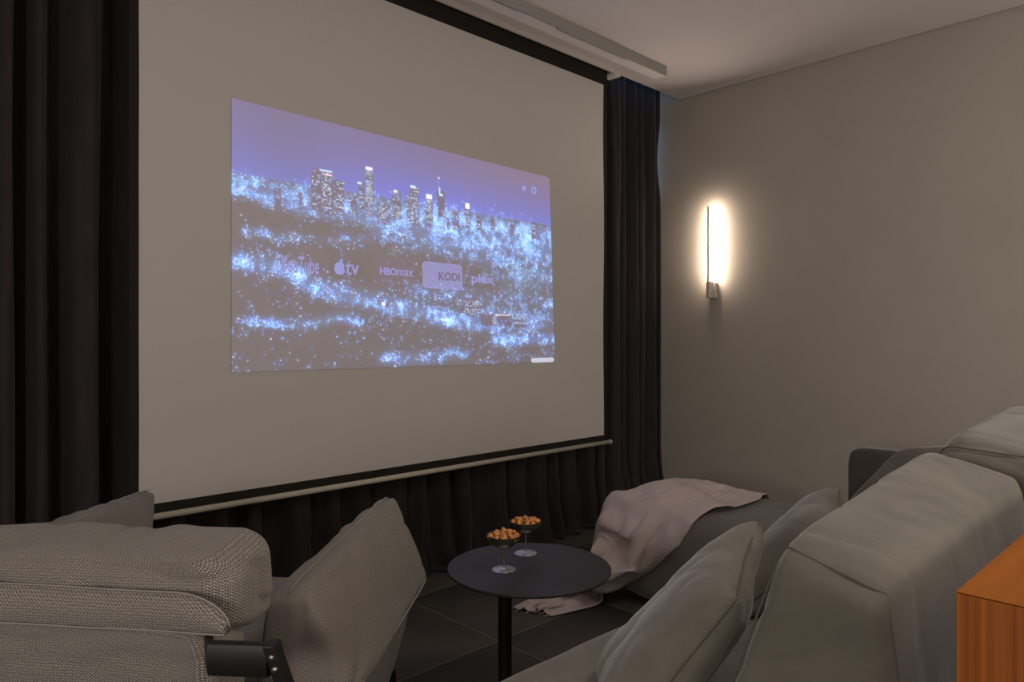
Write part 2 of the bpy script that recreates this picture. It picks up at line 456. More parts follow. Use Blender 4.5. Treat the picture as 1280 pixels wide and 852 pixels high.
# the white surface, very slightly waved near its free edges
nx, nz = 60, 30; vs = []; fs = []
def sy_(x, z):
    e = min(x - XL, XW - x)
    return YS + 0.003 * math.exp(-e / .12) * math.sin(z * 5.2 + (0 if x < 2 else 1.4))
for j in range(nz + 1):
    for i in range(nx + 1):
        x = XL + (XW - XL) * i / nx; z = ZB + (ZT - ZB) * j / nz
        vs.append((x, sy_(x, z), z))
for j in range(nz):
    for i in range(nx):
        a0 = j * (nx + 1) + i; fs.append((a0, a0 + 1, a0 + nx + 2, a0 + nx + 1))
so = obj('screen_fabric', vs, fs, M['screen'], scr, True)
sheet('black_border', XL - BW, XL - .0005, ZB - .055, 2.90, YS, M['border'], scr)
sheet('black_border', XW + .0005, XW + BW, ZB - .055, 2.90, YS, M['border'], scr)
sheet('black_border', XL, XW, ZT, 2.90, YS, M['border'], scr)
sheet('black_border', XL, XW, ZB - .055, ZB, YS, M['border'], scr)
zr = at(700, 562, y=YS).z
br = tube('bottom_bar', [(XL - .075, YS, zr), (XW + .06, YS, zr)], 0.0125, M['bar'], scr, 16)
for x in (XL - .08, XW + .058):
    tube('end_cap', [(x, YS, zr), (x + .012, YS, zr)], 0.0145, M['bar'], br, 16)
box('casing', (XL - .1, YS - .045, 2.84), (XW + .10, YS + .055, 2.93), M['white_plastic'], scr, .004)
box('mounting_plate', (XW + .035, YE + .002, ZC - .008), (XW + .095, YE + .09, ZC + .004), M['white_plastic'], scr, .001, 1)
box('casing_lip', (XL - .1, YE + .001, ZC + .001), (XW + .03, YE + .012, ZC + .03), M['bar'], scr)

# ---- the projected picture: same white cloth plus the projector's light
QTL, QTR, QBR, QBL = at(289, 122.5, y=YS), at(686, 222, y=YS), at(693, 452, y=YS), at(289, 465, y=YS)
IW, IH = 1600, 900
def uvp(px, py):
    p = at(px, py, y=YS); u, v = .5, .5
    for _ in range(8):
        xl = QTL.x + (QBL.x - QTL.x) * v; xr = QTR.x + (QBR.x - QTR.x) * v
        u = (p.x - xl) / (xr - xl)
        zt = QTL.z + (QTR.z - QTL.z) * u; zb = QBL.z + (QBR.z - QBL.z) * u
        v = (zt - p.z) / (zt - zb)
    return u, v
def picture():
    rs = np.random.RandomState(5)
    yy, xx = np.mgrid[0:IH, 0:IW].astype(np.float32); V = yy / IH; U = xx / IW
    def blur(a, k):
        for ax in (0, 1):
            for _ in range(2):
                c = np.cumsum(np.concatenate([np.repeat(np.take(a, [0], ax), k, ax), a, np.repeat(np.take(a, [-1], ax), k, ax)], ax), ax, dtype=np.float64)
                n = a.shape[ax]
                a = (np.take(c, np.arange(2 * k, 2 * k + n), ax) - np.take(c, np.arange(0, n), ax)) / (2 * k)
        return a.astype(np.float32)
    img = np.zeros((IH, IW, 3), np.float32)
    hor = 0.265 - 0.012 * U
    k = np.clip(V / hor, 0, 1)[..., None]
    top = np.array([0.050, 0.036, 0.22]); low = np.array([0.040, 0.075, 0.52])
    sky = top + (low - top) * k ** 1.5
    sky = sky * (1 - 0.25 * np.exp(-((U - .12) / .12) ** 2 - ((V - .15) / .2) ** 2)[..., None])
    sky += np.array([0.05, 0.012, -0.07]) * (np.clip((U - .45) / .55, 0, 1) * np.clip(1 - V / .22, 0, 1))[..., None]
    sky += np.array([-.005, 0.0, .10]) * np.exp(-((U - .52) / .2) ** 2 - ((V - .24) / .09) ** 2)[..., None]
    ground = np.array([0.012, 0.006, 0.020])
    m = np.clip((V - hor) / 0.012, 0, 1)[..., None]
    img = sky * (1 - m) + ground * m
    # density of lights, from bands and patches
    D = np.zeros((IH, IW), np.float32)
    def band(pts, wv, s, haze=0):
        nonlocal D
        q = [uvp(*p) for p in pts]
        acc = np.zeros((IH, IW), np.float32)
        for (u0, v0), (u1, v1) in zip(q[:-1], q[1:]):
            k_ = np.clip((U - u0) / (u1 - u0 + 1e-6), 0, 1); vc = v0 + (v1 - v0) * k_
            du = np.clip(np.maximum(u0 - U, U - u1), 0, 1)
            acc = np.maximum(acc, np.exp(-((V - vc) / wv) ** 2 - (du / 0.02) ** 2))
        D = D + acc * s
    band([(289, 222), (380, 240)], .020, .55); band([(289, 238), (330, 246), (385, 258)], .030, .95)
    band([(380, 256), (440, 262), (520, 270), (600, 285), (688, 300)], .055, 1.1)
    band([(540, 280), (620, 292), (688, 310)], .075, .8)
    band([(430, 276), (520, 292), (620, 305)], .05, .45)
    band([(289, 325), (340, 332), (372, 342)], .028, .95); band([(372, 345), (395, 360), (440, 372), (500, 384)], .030, 1.0)
    band([(500, 384), (560, 396), (620, 408)], .028, .9); band([(540, 400), (580, 404)], .02, 1.2)
    band([(315, 402), (345, 404), (380, 406)], .013, .9); band([(392, 404), (430, 396), (445, 402)], .015, .8)
    band([(620, 425), (655, 425), (690, 422)], .020, 1.2); band([(480, 448), (540, 447), (580, 442)], .022, .7)
    band([(600, 395), (650, 400), (690, 398)], .06, .42); band([(590, 340), (640, 345), (688, 350)], .06, .35)
    band([(289, 268), (350, 285), (430, 300)], .035, .20); band([(420, 300), (560, 318), (680, 330)], .045, .30)
    band([(310, 290), (340, 293), (360, 297)], .014, .5); band([(520, 365), (600, 372), (688, 378)], .03, .35)
    D += 0.055 * (V > .3) * (0.5 + U)
    clump = np.zeros((IH // 20 + 2, IW // 20 + 2), np.float32); clump[:] = rs.rand(*clump.shape)
    cl = np.kron(clump, np.ones((20, 20)))[:IH, :IW]; cl = blur(cl.astype(np.float32), 9)
    cl2 = blur(np.kron(rs.rand(IH // 50 + 2, IW // 100 + 2).astype(np.float32), np.ones((50, 100), np.float32))[:IH, :IW], 25)
    cl = np.clip((cl * .6 + cl2 * .4 - .38) * 5.0, 0.05, 2.2)
    # dark wooded hills with ragged rims
    def hill(pts, s=.9):
        nonlocal D
        q = np.array([uvp(*p) for p in pts])
        n_ = len(q); inside = np.zeros((IH, IW), bool)
        jag = (cl - .6) * .012
        VV = V + jag
        j = n_ - 1
        for i in range(n_):
            (xi, yi), (xj, yj) = q[i], q[j]
            c = ((yi > VV) != (yj > VV)) & (U < (xj - xi) * (VV - yi) / (yj - yi + 1e-9) + xi)
            inside ^= c; j = i
        D = np.where(inside, D * (1 - s), D)
        return inside
    hill([(289, 247), (298, 248), (318, 249), (330, 262), (365, 266), (400, 272), (440, 272), (470, 290), (440, 296), (370, 292), (289, 284)], .88)
    hill([(400, 306), (470, 300), (560, 322), (640, 340), (560, 345), (450, 352), (385, 330)], .75)
    DD = D * cl
    haze = blur(np.clip(D, 0, 1.4), 14)
    img += (np.minimum(haze, .9) * .30)[..., None] * np.array([.10, .35, 1.0]) * np.clip((V - hor + .02) / .03, 0, 1)[..., None]
    # buildings
    def bld(x0, x1, yt, yb, lit=.5, crown=None, body=(.03, .02, .10)):
        u0, v0 = uvp(x0, yt); u1, v1 = uvp(x1, yb)
        a, b, c, d = int(u0 * IW), int(u1 * IW), int(v0 * IH), int(v1 * IH)
        if b <= a + 2 or d <= c + 2: return
        img[c:d, a:b] = np.array(body)
        for y_ in range(c + 5, d - 4, 7):
            if rs.rand() < .12: continue
            x_ = a + 3
            while x_ < b - 5:
                wd = rs.randint(3, 8)
                if rs.rand() < lit:
                    cc = [(.30, .62, 1.0), (.5, .72, .9), (.65, .72, .85), (.2, .35, .9)][rs.randint(4)]
                    img[y_:y_ + 4, x_:x_ + wd] = np.array(cc) * rs.uniform(.5, 1.4)
                x_ += wd + rs.randint(1, 4)
        if crown: img[c:c + crown, a:b] = (.9, .88, 1.1)
        D[max(0, c):d, a:b] *= .1; DD[max(0, c):d, a:b] *= .08
    B = [(343, 351, 235, 262, .15), (373, 378, 240, 262, .2), (389, 401, 211, 268, .42), (401, 416, 213, 270, .55), (416, 430, 225, 270, .48),
         (448, 455, 228, 262, .5), (456, 467, 212, 272, .8), (458, 464, 209, 222, .9), (436, 446, 246, 270, .4), (490, 501, 238, 275, .6), (507, 513, 243, 276, .6),
         (512, 523, 232, 282, .6), (531, 541, 244, 284, .85), (470, 488, 255, 282, .5), (546, 556, 238, 272, .05), (552, 556, 262, 286, .9), (564, 574, 262, 288, .5),
         (580, 587, 256, 286, .8), (557, 562, 272, 288, .2), (595, 601, 270, 290, .5), (612, 618, 274, 290, .2), (636, 643, 280, 298, .25), (663, 671, 278, 300, .3),
         (580, 600, 372, 395, .7), (600, 640, 392, 408, .05), (641, 657, 395, 409, .95), (614, 621, 393, 406, .9), (476, 486, 376, 384, .8)]
    for b_ in B: bld(*b_)
    def blob(px, py, w_, h_, c):
        u, v = uvp(px, py); a, b = int(u * IW), int(v * IH)
        img[max(0, b - h_):b + h_, max(0, a - w_):a + w_] = c
    blob(461, 211, 16, 6, (1.0, .8, 1.3)); blob(407, 214, 26, 3, (.5, .8, 1.1)); blob(410, 219, 16, 3, (1.0, .6, .9))
    blob(536, 246, 16, 9, (.8, .95, 1.0)); blob(584, 258, 12, 12, (.85, 1.0, 1.0)); blob(548, 223, 4, 4, (1.0, .6, 1.1)); blob(548, 232, 1, 26, (.25, .25, .8))
    blob(549, 239, 4, 14, (.4, .7, 1.0)); blob(551, 244, 10, 5, (.4, .8, 1.0)); blob(628, 394, 48, 2, (.9, .8, .7)); blob(516, 234, 14, 6, (.5, .7, 1.0))
    blob(494, 239, 10, 4, (.8, .8, 1.1)); blob(449, 229, 10, 4, (.6, .8, 1.0)); blob(479, 380, 9, 8, (.8, .85, 1.1)); blob(556, 400, 20, 6, (.6, .8, .9))
    # points of light
    P_ = DD.ravel(); P_ = P_ / P_.sum()
    pick = rs.choice(IH * IW, 21000, p=P_)
    cols = np.array([(.12, .42, 1.25), (.15, .60, 1.25), (.40, .78, 1.25), (.80, .92, 1.3), (.22, .22, 1.1), (.9, .75, .85), (.15, .75, .95), (.08, .20, 1.0)])
    cp = [.18, .24, .20, .13, .08, .05, .08, .04]
    ci = rs.choice(8, len(pick), p=cp); br_ = rs.gamma(1.5, .50, len(pick))
    wd = rs.randint(2, 6, len(pick)); hd = rs.randint(2, 5, len(pick))
    L_ = np.zeros_like(img)
    for n_, p_ in enumerate(pick):
        y_, x_ = divmod(int(p_), IW)
        sc = (.55 + .45 * min(1, (y_ / IH) * 2.2))
        a_, b_ = wd[n_], max(2, int(hd[n_] * sc))
        L_[y_:y_ + b_, x_:x_ + a_] = np.maximum(L_[y_:y_ + b_, x_:x_ + a_], cols[ci[n_]] * min(1.35, br_[n_]))
    glow = blur(L_, 7)
    img = np.maximum(img, L_) + glow * .75 * np.array([.25, .60, 1.25])
    img = .5 * blur(np.clip(img, 0, 1.3), 2) + .5 * np.clip(img, 0, 1.3)
    # the black level of the projector
    img = img * .92 + np.array([.004, .003, .008])
    # the tiles of the menu
    def tile_(x0, x1, y0, y1, c, k_=.8):
        pts = [uvp(x0, y0), uvp(x1, y0), uvp(x1, y1), uvp(x0, y1)]
        a, b = int(pts[0][0] * IW), int(pts[1][0] * IW); c0, d0 = int(pts[0][1] * IH), min(IH, int(pts[2][1] * IH)); b = min(b, IW)
        yy_, xx_ = np.mgrid[c0:d0, a:b]; cy, cx = (c0 + d0) / 2, (a + b) / 2
        r_ = 16; dx_ = np.maximum(np.abs(xx_ - cx) - (b - a) / 2 + r_, 0); dy_ = np.maximum(np.abs(yy_ - cy) - (d0 - c0) / 2 + r_, 0)
        msk = (np.hypot(dx_, dy_) < r_)[..., None]
        cur = img[c0:d0, a:b]; img[c0:d0, a:b] = np.where(msk, cur * k_ + np.array(c), cur)
        return a, b, c0, d0
    tile_(310, 405, 300, 357, (.004, .000, .006), .95)
    tile_(468, 519, 321, 360, (.020, .004, .035), .7)
    tile_(527, 577, 326, 363, (.115, .125, .38), .55)
    tile_(628, 676, 330, 372, (.002, .03, .03), .85)
    tile_(583, 622, 336, 362, (0, 0, .002), .5); tile_(412, 452, 322, 350, (0, 0, .002), .5)
    tile_(343, 352, 327, 338, (.10, .12, .40), .5)
    tile_(663, 692, 447, 453.5, (.42, .45, .55), .3)
    return np.clip(img, 0, 1.3)
pic = picture()
im = bpy.data.images.new('city_by_night', IW, IH, alpha=False, float_buffer=True)
im.colorspace_settings.name = 'Linear Rec.709'
buf = np.ones((IH, IW, 4), np.float32); buf[..., :3] = pic[::-1]
im.pixels.foreach_set(buf.ravel()); im.update(); im.pack()
def proj_mat(name):
    m = mat(name, (0.52, 0.485, 0.455), 0.95, 0, 0.1); b = m.node_tree.nodes['Principled BSDF']
    b.inputs['Emission Strength'].default_value = 1.0
    return m, b
mp_, bb = proj_mat('projected_light')
ti = N(mp_, 'ShaderNodeTexImage', image=im); L(mp_, ti.outputs[0], bb.inputs['Emission Color'])
G = 24; vs = []; fs = []; uv = []
for j in range(G + 1):
    for i in range(G + 1):
        u, v = i / G, j / G
        p = (QTL * (1 - u) + QTR * u) * (1 - v) + (QBL * (1 - u) + QBR * u) * v
        vs.append((p.x, YS - .004, p.z)); uv.append((u, 1 - v))
for j in range(G):
    for i in range(G):
        a0 = j * (G + 1) + i; fs.append((a0, a0 + G + 1, a0 + G + 2, a0 + 1))
pp = obj('projected_picture', vs, fs, mp_, scr, True, uv)
def letmat(name, c):
    m, b = proj_mat(name); b.inputs['Emission Color'].default_value = (*c, 1); return m
M['let'] = letmat('lettering_pale', (.15, .15, .47)); M['let_dim'] = letmat('lettering_dim', (.028, .024, .11)); M['let_blue'] = letmat('lettering_blue', (.13, .17, .55))
M['let_dark'] = letmat('lettering_dark', (.0, .005, .05))
def text(name, s, px0, px1, pyb, pyt, m, bold=0.0):
    """lettering whose width and height are fitted between measured points of the screen"""
    cu = bpy.data.curves.new(name, 'FONT'); cu.body = s; cu.size = 1; cu.offset = bold; cu.resolution_u = 3
    o = bpy.data.objects.new(name, cu); COL.objects.link(o)
    me = bpy.data.meshes.new_from_object(o.evaluated_get(bpy.context.evaluated_depsgraph_get()))
    bpy.data.objects.remove(o)
    co = np.array([v.co[:] for v in me.vertices]); mn, mxx = co.min(0), co.max(0)
    A, B_ = at(px0, pyb, y=YS), at(px1, pyb, y=YS); T_ = at(px0, pyt, y=YS)
    wd, ht = B_.x - A.x, T_.z - A.z
    vs = [(A.x + (c[0] - mn[0]) / (mxx[0] - mn[0]) * wd, YS - .0055, A.z + (c[1] - mn[1]) / (mxx[1] - mn[1]) * ht) for c in co]
    fs = [tuple(p.vertices) for p in me.polygons]
    bpy.data.meshes.remove(me)
    return obj(name, vs, fs, m, pp)
text('lettering', 'YouTube', 350, 398, 340, 318.5, M['let'], .015)
text('lettering', 'YouTube', 324, 365, 369.5, 360.5, M['let_dim'])
text('lettering', 'tv', 431, 448, 343.5, 327, M['let'], .015)
text('lettering', 'HBO', 474, 495, 343, 333.5, M['let'], .03)
text('lettering', 'max', 495.5, 516, 344.5, 336.5, M['let'], .01)
text('lettering', 'KODI', 547.5, 574, 350, 339.5, M['let_dark'], .02)
text('lettering', 'plex', 588.5, 617, 356.5, 341.5, M['let'], .03)
def flat(name, pts, m):
    """small emblem outline on the screen, given in centimetre-like units round a measured centre"""
    return obj(name, pts, [tuple(range(len(pts)))], m, pp)
def emblem(px, py, s, poly, m, name='emblem'):
    c = at(px, py, y=YS)
    return flat(name, [(c.x + a_ * s, YS - .0055, c.z + b_ * s) for a_, b_ in poly], m)
ap = []
for i in range(40):
    t = 2 * math.pi * i / 40 + math.pi / 2
    r_ = 1 - .16 * math.exp(-((abs(t - math.pi / 2) % (2 * math.pi)) / .35) ** 2) - .10 * math.exp(-((t - 3 * math.pi / 2) / .3) ** 2)
    x_, z_ = .92 * r_ * math.cos(t), r_ * math.sin(t)
    d_ = math.hypot(x_ - 1.05, z_ - .12)
    if d_ < .42: x_ -= (.42 - d_) * 1.0
    ap.append((x_, z_))
sc_a = (at(432, 335, y=YS).x - at(417, 335, y=YS).x) / 2
emblem(424, 335.5, sc_a, ap, M['let_blue']); emblem(426, 325.8, sc_a * .42, [(-.5, -.8), (.3, -.6), (.6, .0), (.5, .8), (-.2, .5), (-.6, .0)], M['let_blue'])
emblem(654, 236, .019, [(0, -1), (1, .35), (.6, .75), (0, .9), (-.6, .75), (-1, .35)], M['let_blue'], 'signal_icon')
c = at(666.5, 238, y=YS); vs = []; fs = []
for i in range(24):
    a_ = 2 * math.pi * i / 24; ro = .021 + .003 * (i % 3 == 0)
    vs += [(c.x + ro * math.cos(a_), YS - .0055, c.z + ro * math.sin(a_)), (c.x + .010 * math.cos(a_), YS - .0055, c.z + .010 * math.sin(a_))]
for i in range(24): j = (i + 1) % 24; fs.append((2 * i, 2 * j, 2 * j + 1, 2 * i + 1))
obj('gear_icon', vs, fs, M['let_blue'], pp)
def bars(px, py, w_, h_, m):
    a = at(px, py, y=YS); b = at(px + w_, py - h_, y=YS)
    obj('emblem', [(a.x, YS - .0055, a.z), (b.x, YS - .0055, a.z), (b.x, YS - .0055, b.z), (a.x, YS - .0055, b.z)], [(0, 1, 2, 3)], m, pp)
bars(643, 361, 3.0, 17, M['let_blue'])

# ================================================================== WALL LAMP
LY = at(893, 305, x=XR).y; z0 = at(886, 352, x=XR - .075).z; z1 = at(886, 258, x=XR - .075).z
lamp = thing('wall_lamp', 'slim vertical wall lamp glowing warm white against the grey wall', 'lamp', (XR, LY, z0))
box('light_bar', (XR - .084, LY - .004, z0 - .02), (XR - .072, LY + .004, z1), M['lampmetal'], lamp, .001, 1)
box('diffuser', (XR - .072, LY - .003, z0 + .008), (XR - .0715, LY + .003, z1 - .006), M['led'], lamp)
area('wall_lamp_light', (XR - .09, LY, z1 + .01), (XR - 1.3, LY - .35, ZC), .02, .02, 1.3, (1.0, .84, .74), 110)
box('wall_bracket', (XR - .036, LY - .028, z0 - .105), (XR, LY + .022, z0 - .005), M['lampmetal'], lamp, .003)
box('arm', (XR - .088, LY - .012, z0 - .105), (XR - .034, LY + .010, z0 + .0), M['lampmetal'], lamp, .003)

# ================================================================== SIDE TABLE, COUPES, POPCORN
TC = Vector((1.545, 1.525, 0.5)); TR = 0.2475
tb = thing('side_table', 'round black side table on a single black post, holding the two coupes', 'table', (TC.x, TC.y, 0))
lathe('tabletop', [(TR - .004, -.010), (TR, -.006), (TR, -.002), (TR - .002, 0.0), (0, 0.0)], TC, M['table'], tb, 96)
pc = TC + Vector((.719, -.695, 0)) * -0.073 + Vector((.695, .719, 0)) * -0.03
lathe('post', [(.0205, .012), (.0205, .486)], (pc.x, pc.y, 0), M['black_metal'], tb, 32)
lathe('mounting_disc', [(.075, .484), (.075, .490)], (pc.x, pc.y, 0), M['black_metal'], tb, 32)
lathe('base_plate', [(.17, 0), (.17, .008), (.165, .012), (0, .012)], (pc.x, pc.y, 0), M['black_metal'], tb, 64)

def kernel_mesh(seed):
    rr = random.Random(seed); bm = bmesh.new()
    bmesh.ops.create_icosphere(bm, subdivisions=3, radius=1.0)
    lobes = [(Vector((rr.uniform(-1, 1), rr.uniform(-1, 1), rr.uniform(-1, 1))).normalized(), rr.uniform(.18, .42)) for _ in range(5)]
    for v in bm.verts:
        n_ = v.co.normalized(); r_ = .72
        for d_, a_ in lobes: r_ += a_ * math.exp(-((1 - n_.dot(d_)) / .22))
        r_ += .05 * noise.noise(n_ * 4 + Vector((seed, 0, 0)))
        v.co = n_ * r_ * .0082
    me = bpy.data.meshes.new('popcorn'); bm.to_mesh(me); bm.free()
    me.materials.append(M['popcorn']); me.polygons.foreach_set('use_smooth', [True] * len(me.polygons))
    return me
KM = [kernel_mesh(s) for s in range(4)]
def coupe(c, which, seed):
    t = thing('coupe', 'stemmed dark metal coupe of caramel popcorn, the %s one on the black table' % which, 'coupe', tuple(c), 'popcorn coupes on the side table')
    lathe('foot', [(.035, 0), (.036, .0015), (.034, .003), (.012, .0055), (.0045, .009), (0, .009)], c, M['foot_steel'], t, 40)
    lathe('stem', [(.0046, .006), (.0042, .03), (.0042, .060), (.0065, .0685), (.0, .069)], c, M['steel'], t, 20)
    prof = [(0, .0670), (.012, .0675), (.026, .072), (.038, .0805), (.0465, .092), (.0505, .1055), (.0497, .1058), (.0455, .0925), (.037, .082), (.025, .0738), (.011, .0695), (0, .069)]
    lathe('bowl', prof, c, M['bowl'], t, 48)
    rr = random.Random(seed)
    spots = []
    SIDES = {8: ['far side', 'far left side', 'left side', 'near left side', 'near side', 'near right side', 'right side', 'far right side'],
             6: ['far side', 'far left side', 'near left side', 'near side', 'near right side', 'far right side'],
             4: ['far side', 'left side', 'near side', 'right side']}
    lay = [(8, .0365, .1010, 'at the rim'), (6, .0205, .1085, 'in the middle ring'), (4, .018, .094, 'in the lower layer'), (1, 0, .117, 'on the very top')]
    for n_, r_, z_, word in lay:
        for k in range(n_):
            a_ = 2 * math.pi * (k + rr.uniform(-.2, .2)) / n_ + YAW
            if word == 'at the rim': r2 = r_ + rr.uniform(0, .003)
            else: r2 = r_ + rr.uniform(-.002, .002)
            o = bpy.data.objects.new('popcorn', KM[rr.randrange(4)]); COL.objects.link(o)
            o.location = (c.x + r2 * math.cos(a_), c.y + r2 * math.sin(a_), c.z + z_ + rr.uniform(-.002, .002))
            o.rotation_euler = (rr.uniform(0, 6), rr.uniform(0, 6), rr.uniform(0, 6))
            s_ = rr.uniform(1.15, 1.45); o.scale = (s_, s_, s_)
            tag(o, 'caramel popcorn piece %s of the %s coupe%s' % (word, which, '' if n_ == 1 else ', ' + SIDES[n_][k]), 'popcorn', 'caramel popcorn heaped in the %s coupe' % which)
c1 = at(630, 712, z=.5); c2 = at(657, 691.5, z=.5)
coupe(c1, 'nearer', 2); coupe(c2, 'farther', 5)

# ================================================================== SOFA
sofa = thing('sofa', 'large taupe suede corner sofa with loose back cushions and a chaise end', 'sofa', (2.0, .8, 0))
X0 = 0.86
def hexa(p): return p
# order: (u-,v-,w-),(u+,v-,w-),(u-,v+,w-),(u+,v+,w-), then w+
def rect(lo, hi):
    x0, y0, z0 = lo; x1, y1, z1 = hi   # u = x, v = z, w = y
    return [(x0, y0, z0), (x1, y0, z0), (x0, y0, z1), (x1, y0, z1), (x0, y1, z0), (x1, y1, z0), (x0, y1, z1), (x1, y1, z1)]
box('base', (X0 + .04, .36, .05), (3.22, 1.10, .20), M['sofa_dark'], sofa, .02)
for p in ((X0 + .1, .42), (3.1, .42), (X0 + .1, 1.04), (2.0, 1.04), (2.7, 1.95), (3.1, 1.95), (2.0, .42)):
    lathe('leg', [(.02, 0.0), (.022, .052)], (p[0], p[1], 0), M['black_metal'], sofa, 12)
S = Soft(rect((X0, .40, .19), (2.60, 1.185, .435)), k=12)
cushion('seat_cushion', S, M['sofa'], sofa, 40, wrinkle(.003, 5, .001, seed=1))
S = Soft(rect((2.59, .56, .012), (3.235, 2.13, .450)), k=6)
cushion('chaise_seat', S, M['sofa_brown'], sofa, 44, wrinkle(.005, 4, .001, seed=2))
S = Soft(rect((X0, .292, .06), (3.24, .40, .605)), k=14)
cushion('back_frame', S, M['sofa'], sofa, 30, wrinkle(.002, 5, .0, seed=3))
S = Soft(rect((3.235, .30, .06), (3.33, 1.235, .715)), k=14)
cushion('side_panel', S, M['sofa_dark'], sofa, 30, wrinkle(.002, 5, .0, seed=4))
# big back cushion, near
S1 = Soft([(1.15, .35, .57), (2.06, .33, .57), (1.11, .375, .815), (2.075, .37, .875),
           (1.07, .69, .41), (2.08, .72, .42), (1.13, .545, .865), (2.07, .585, .925)], k=9, puff=.03)
def w1(p):
    f = wrinkle(.010, 4.5, .0035, (10, 3, 3), 5)(p)
    return f
bc = cushion('back_cushion', S1, M['sofa'], sofa, 56, w1)
# seam round the near end
pts = []
for i in range(70):
    t = i / 70 * 4; k = int(t); f = (t - k) * 2 - 1
    v, w_ = [(f, -1), (1, f), (-f, 1), (-1, -f)][k]
    pts.append(S1.pos(-1, v, w_) + (Vector((-.004, 0, 0.002))))
tube('piping', pts, .0022, M['sofa_pipe'], bc, 6, closed=True)
# second big back cushion
S2 = Soft([(2.12, .32, .57), (3.00, .32, .57), (2.11, .33, .905), (3.0, .33, .96),
           (2.10, .76, .42), (3.0, .78, .42), (2.12, .58, .925), (3.0, .60, .98)], k=8, puff=.06)
bc = cushion('back_cushion', S2, M['sofa'], sofa, 48, wrinkle(.010, 4.5, .0035, (10, 3, 3), 9))
pts = []
for i in range(70):
    t = i / 70 * 4; k = int(t); f = (t - k) * 2 - 1
    v, w_ = [(f, -1), (1, f), (-f, 1), (-1, -f)][k]
    pts.append(S2.pos(-1, v, w_) + (Vector((-.004, 0, 0.002))))
tube('piping', pts, .0022, M['sofa_pipe'], bc, 6, closed=True)
# side back cushion leaning on the dark panel
S3 = Soft([(3.22, 1.19, .43), (3.22, .64, .43), (3.22, .99, .75), (3.22, .60, .80),
           (2.90, 1.21, .43), (2.90, .66, .43), (3.05, .98, .755), (3.05, .60, .80)], k=8, puff=.1)
bc3 = cushion('back_cushion', S3, M['sofa_brown'], sofa, 32, wrinkle(.005, 6, .003, (6, 9, 3), 12))

# loose pillows
def pillow(label, K, T, K_, T_, th, seed, m):
    K, T, K_, T_ = map(Vector, (K, T, K_, T_))
    n_ = (T - K).cross(K_ - K).normalized()   # towards the room
    lo = [K_, T_, K, T]
    c = [p - n_ * th / 2 for p in lo] + [p + n_ * th / 2 for p in lo]
    S = Soft(c, k=40, edge=.02, dent=.09, puff=.05)
    cen = sum(lo, Vector()) / 4
    o = thing('throw_pillow', label, 'pillow', (cen.x, cen.y, min(K_.z, T_.z)), 'suede pillows on the sofa')
    cushion('pillow_body', S, m, o, 44, wrinkle(.006, 6, .003, (6, 6, 6), seed))
    tube('piping', [S.pos(*p) for p in loop_w0(120)], .0022, M['sofa_pipe'], o, 6, closed=False)
    return o
pillow('taupe suede pillow resting against the near end of the big back cushion', (1.17, .635, .735), (1.62, .82, .755), (.96, .78, .44), (1.26, 1.02, .44), .13, 3, M['sofa'])
pillow('taupe suede pillow farther along the sofa, tip pointing up before the wall', (1.94, .75, .70), (2.38, .93, .70), (1.76, .96, .45), (2.18, 1.12, .45), .15, 6, M['sofa'])

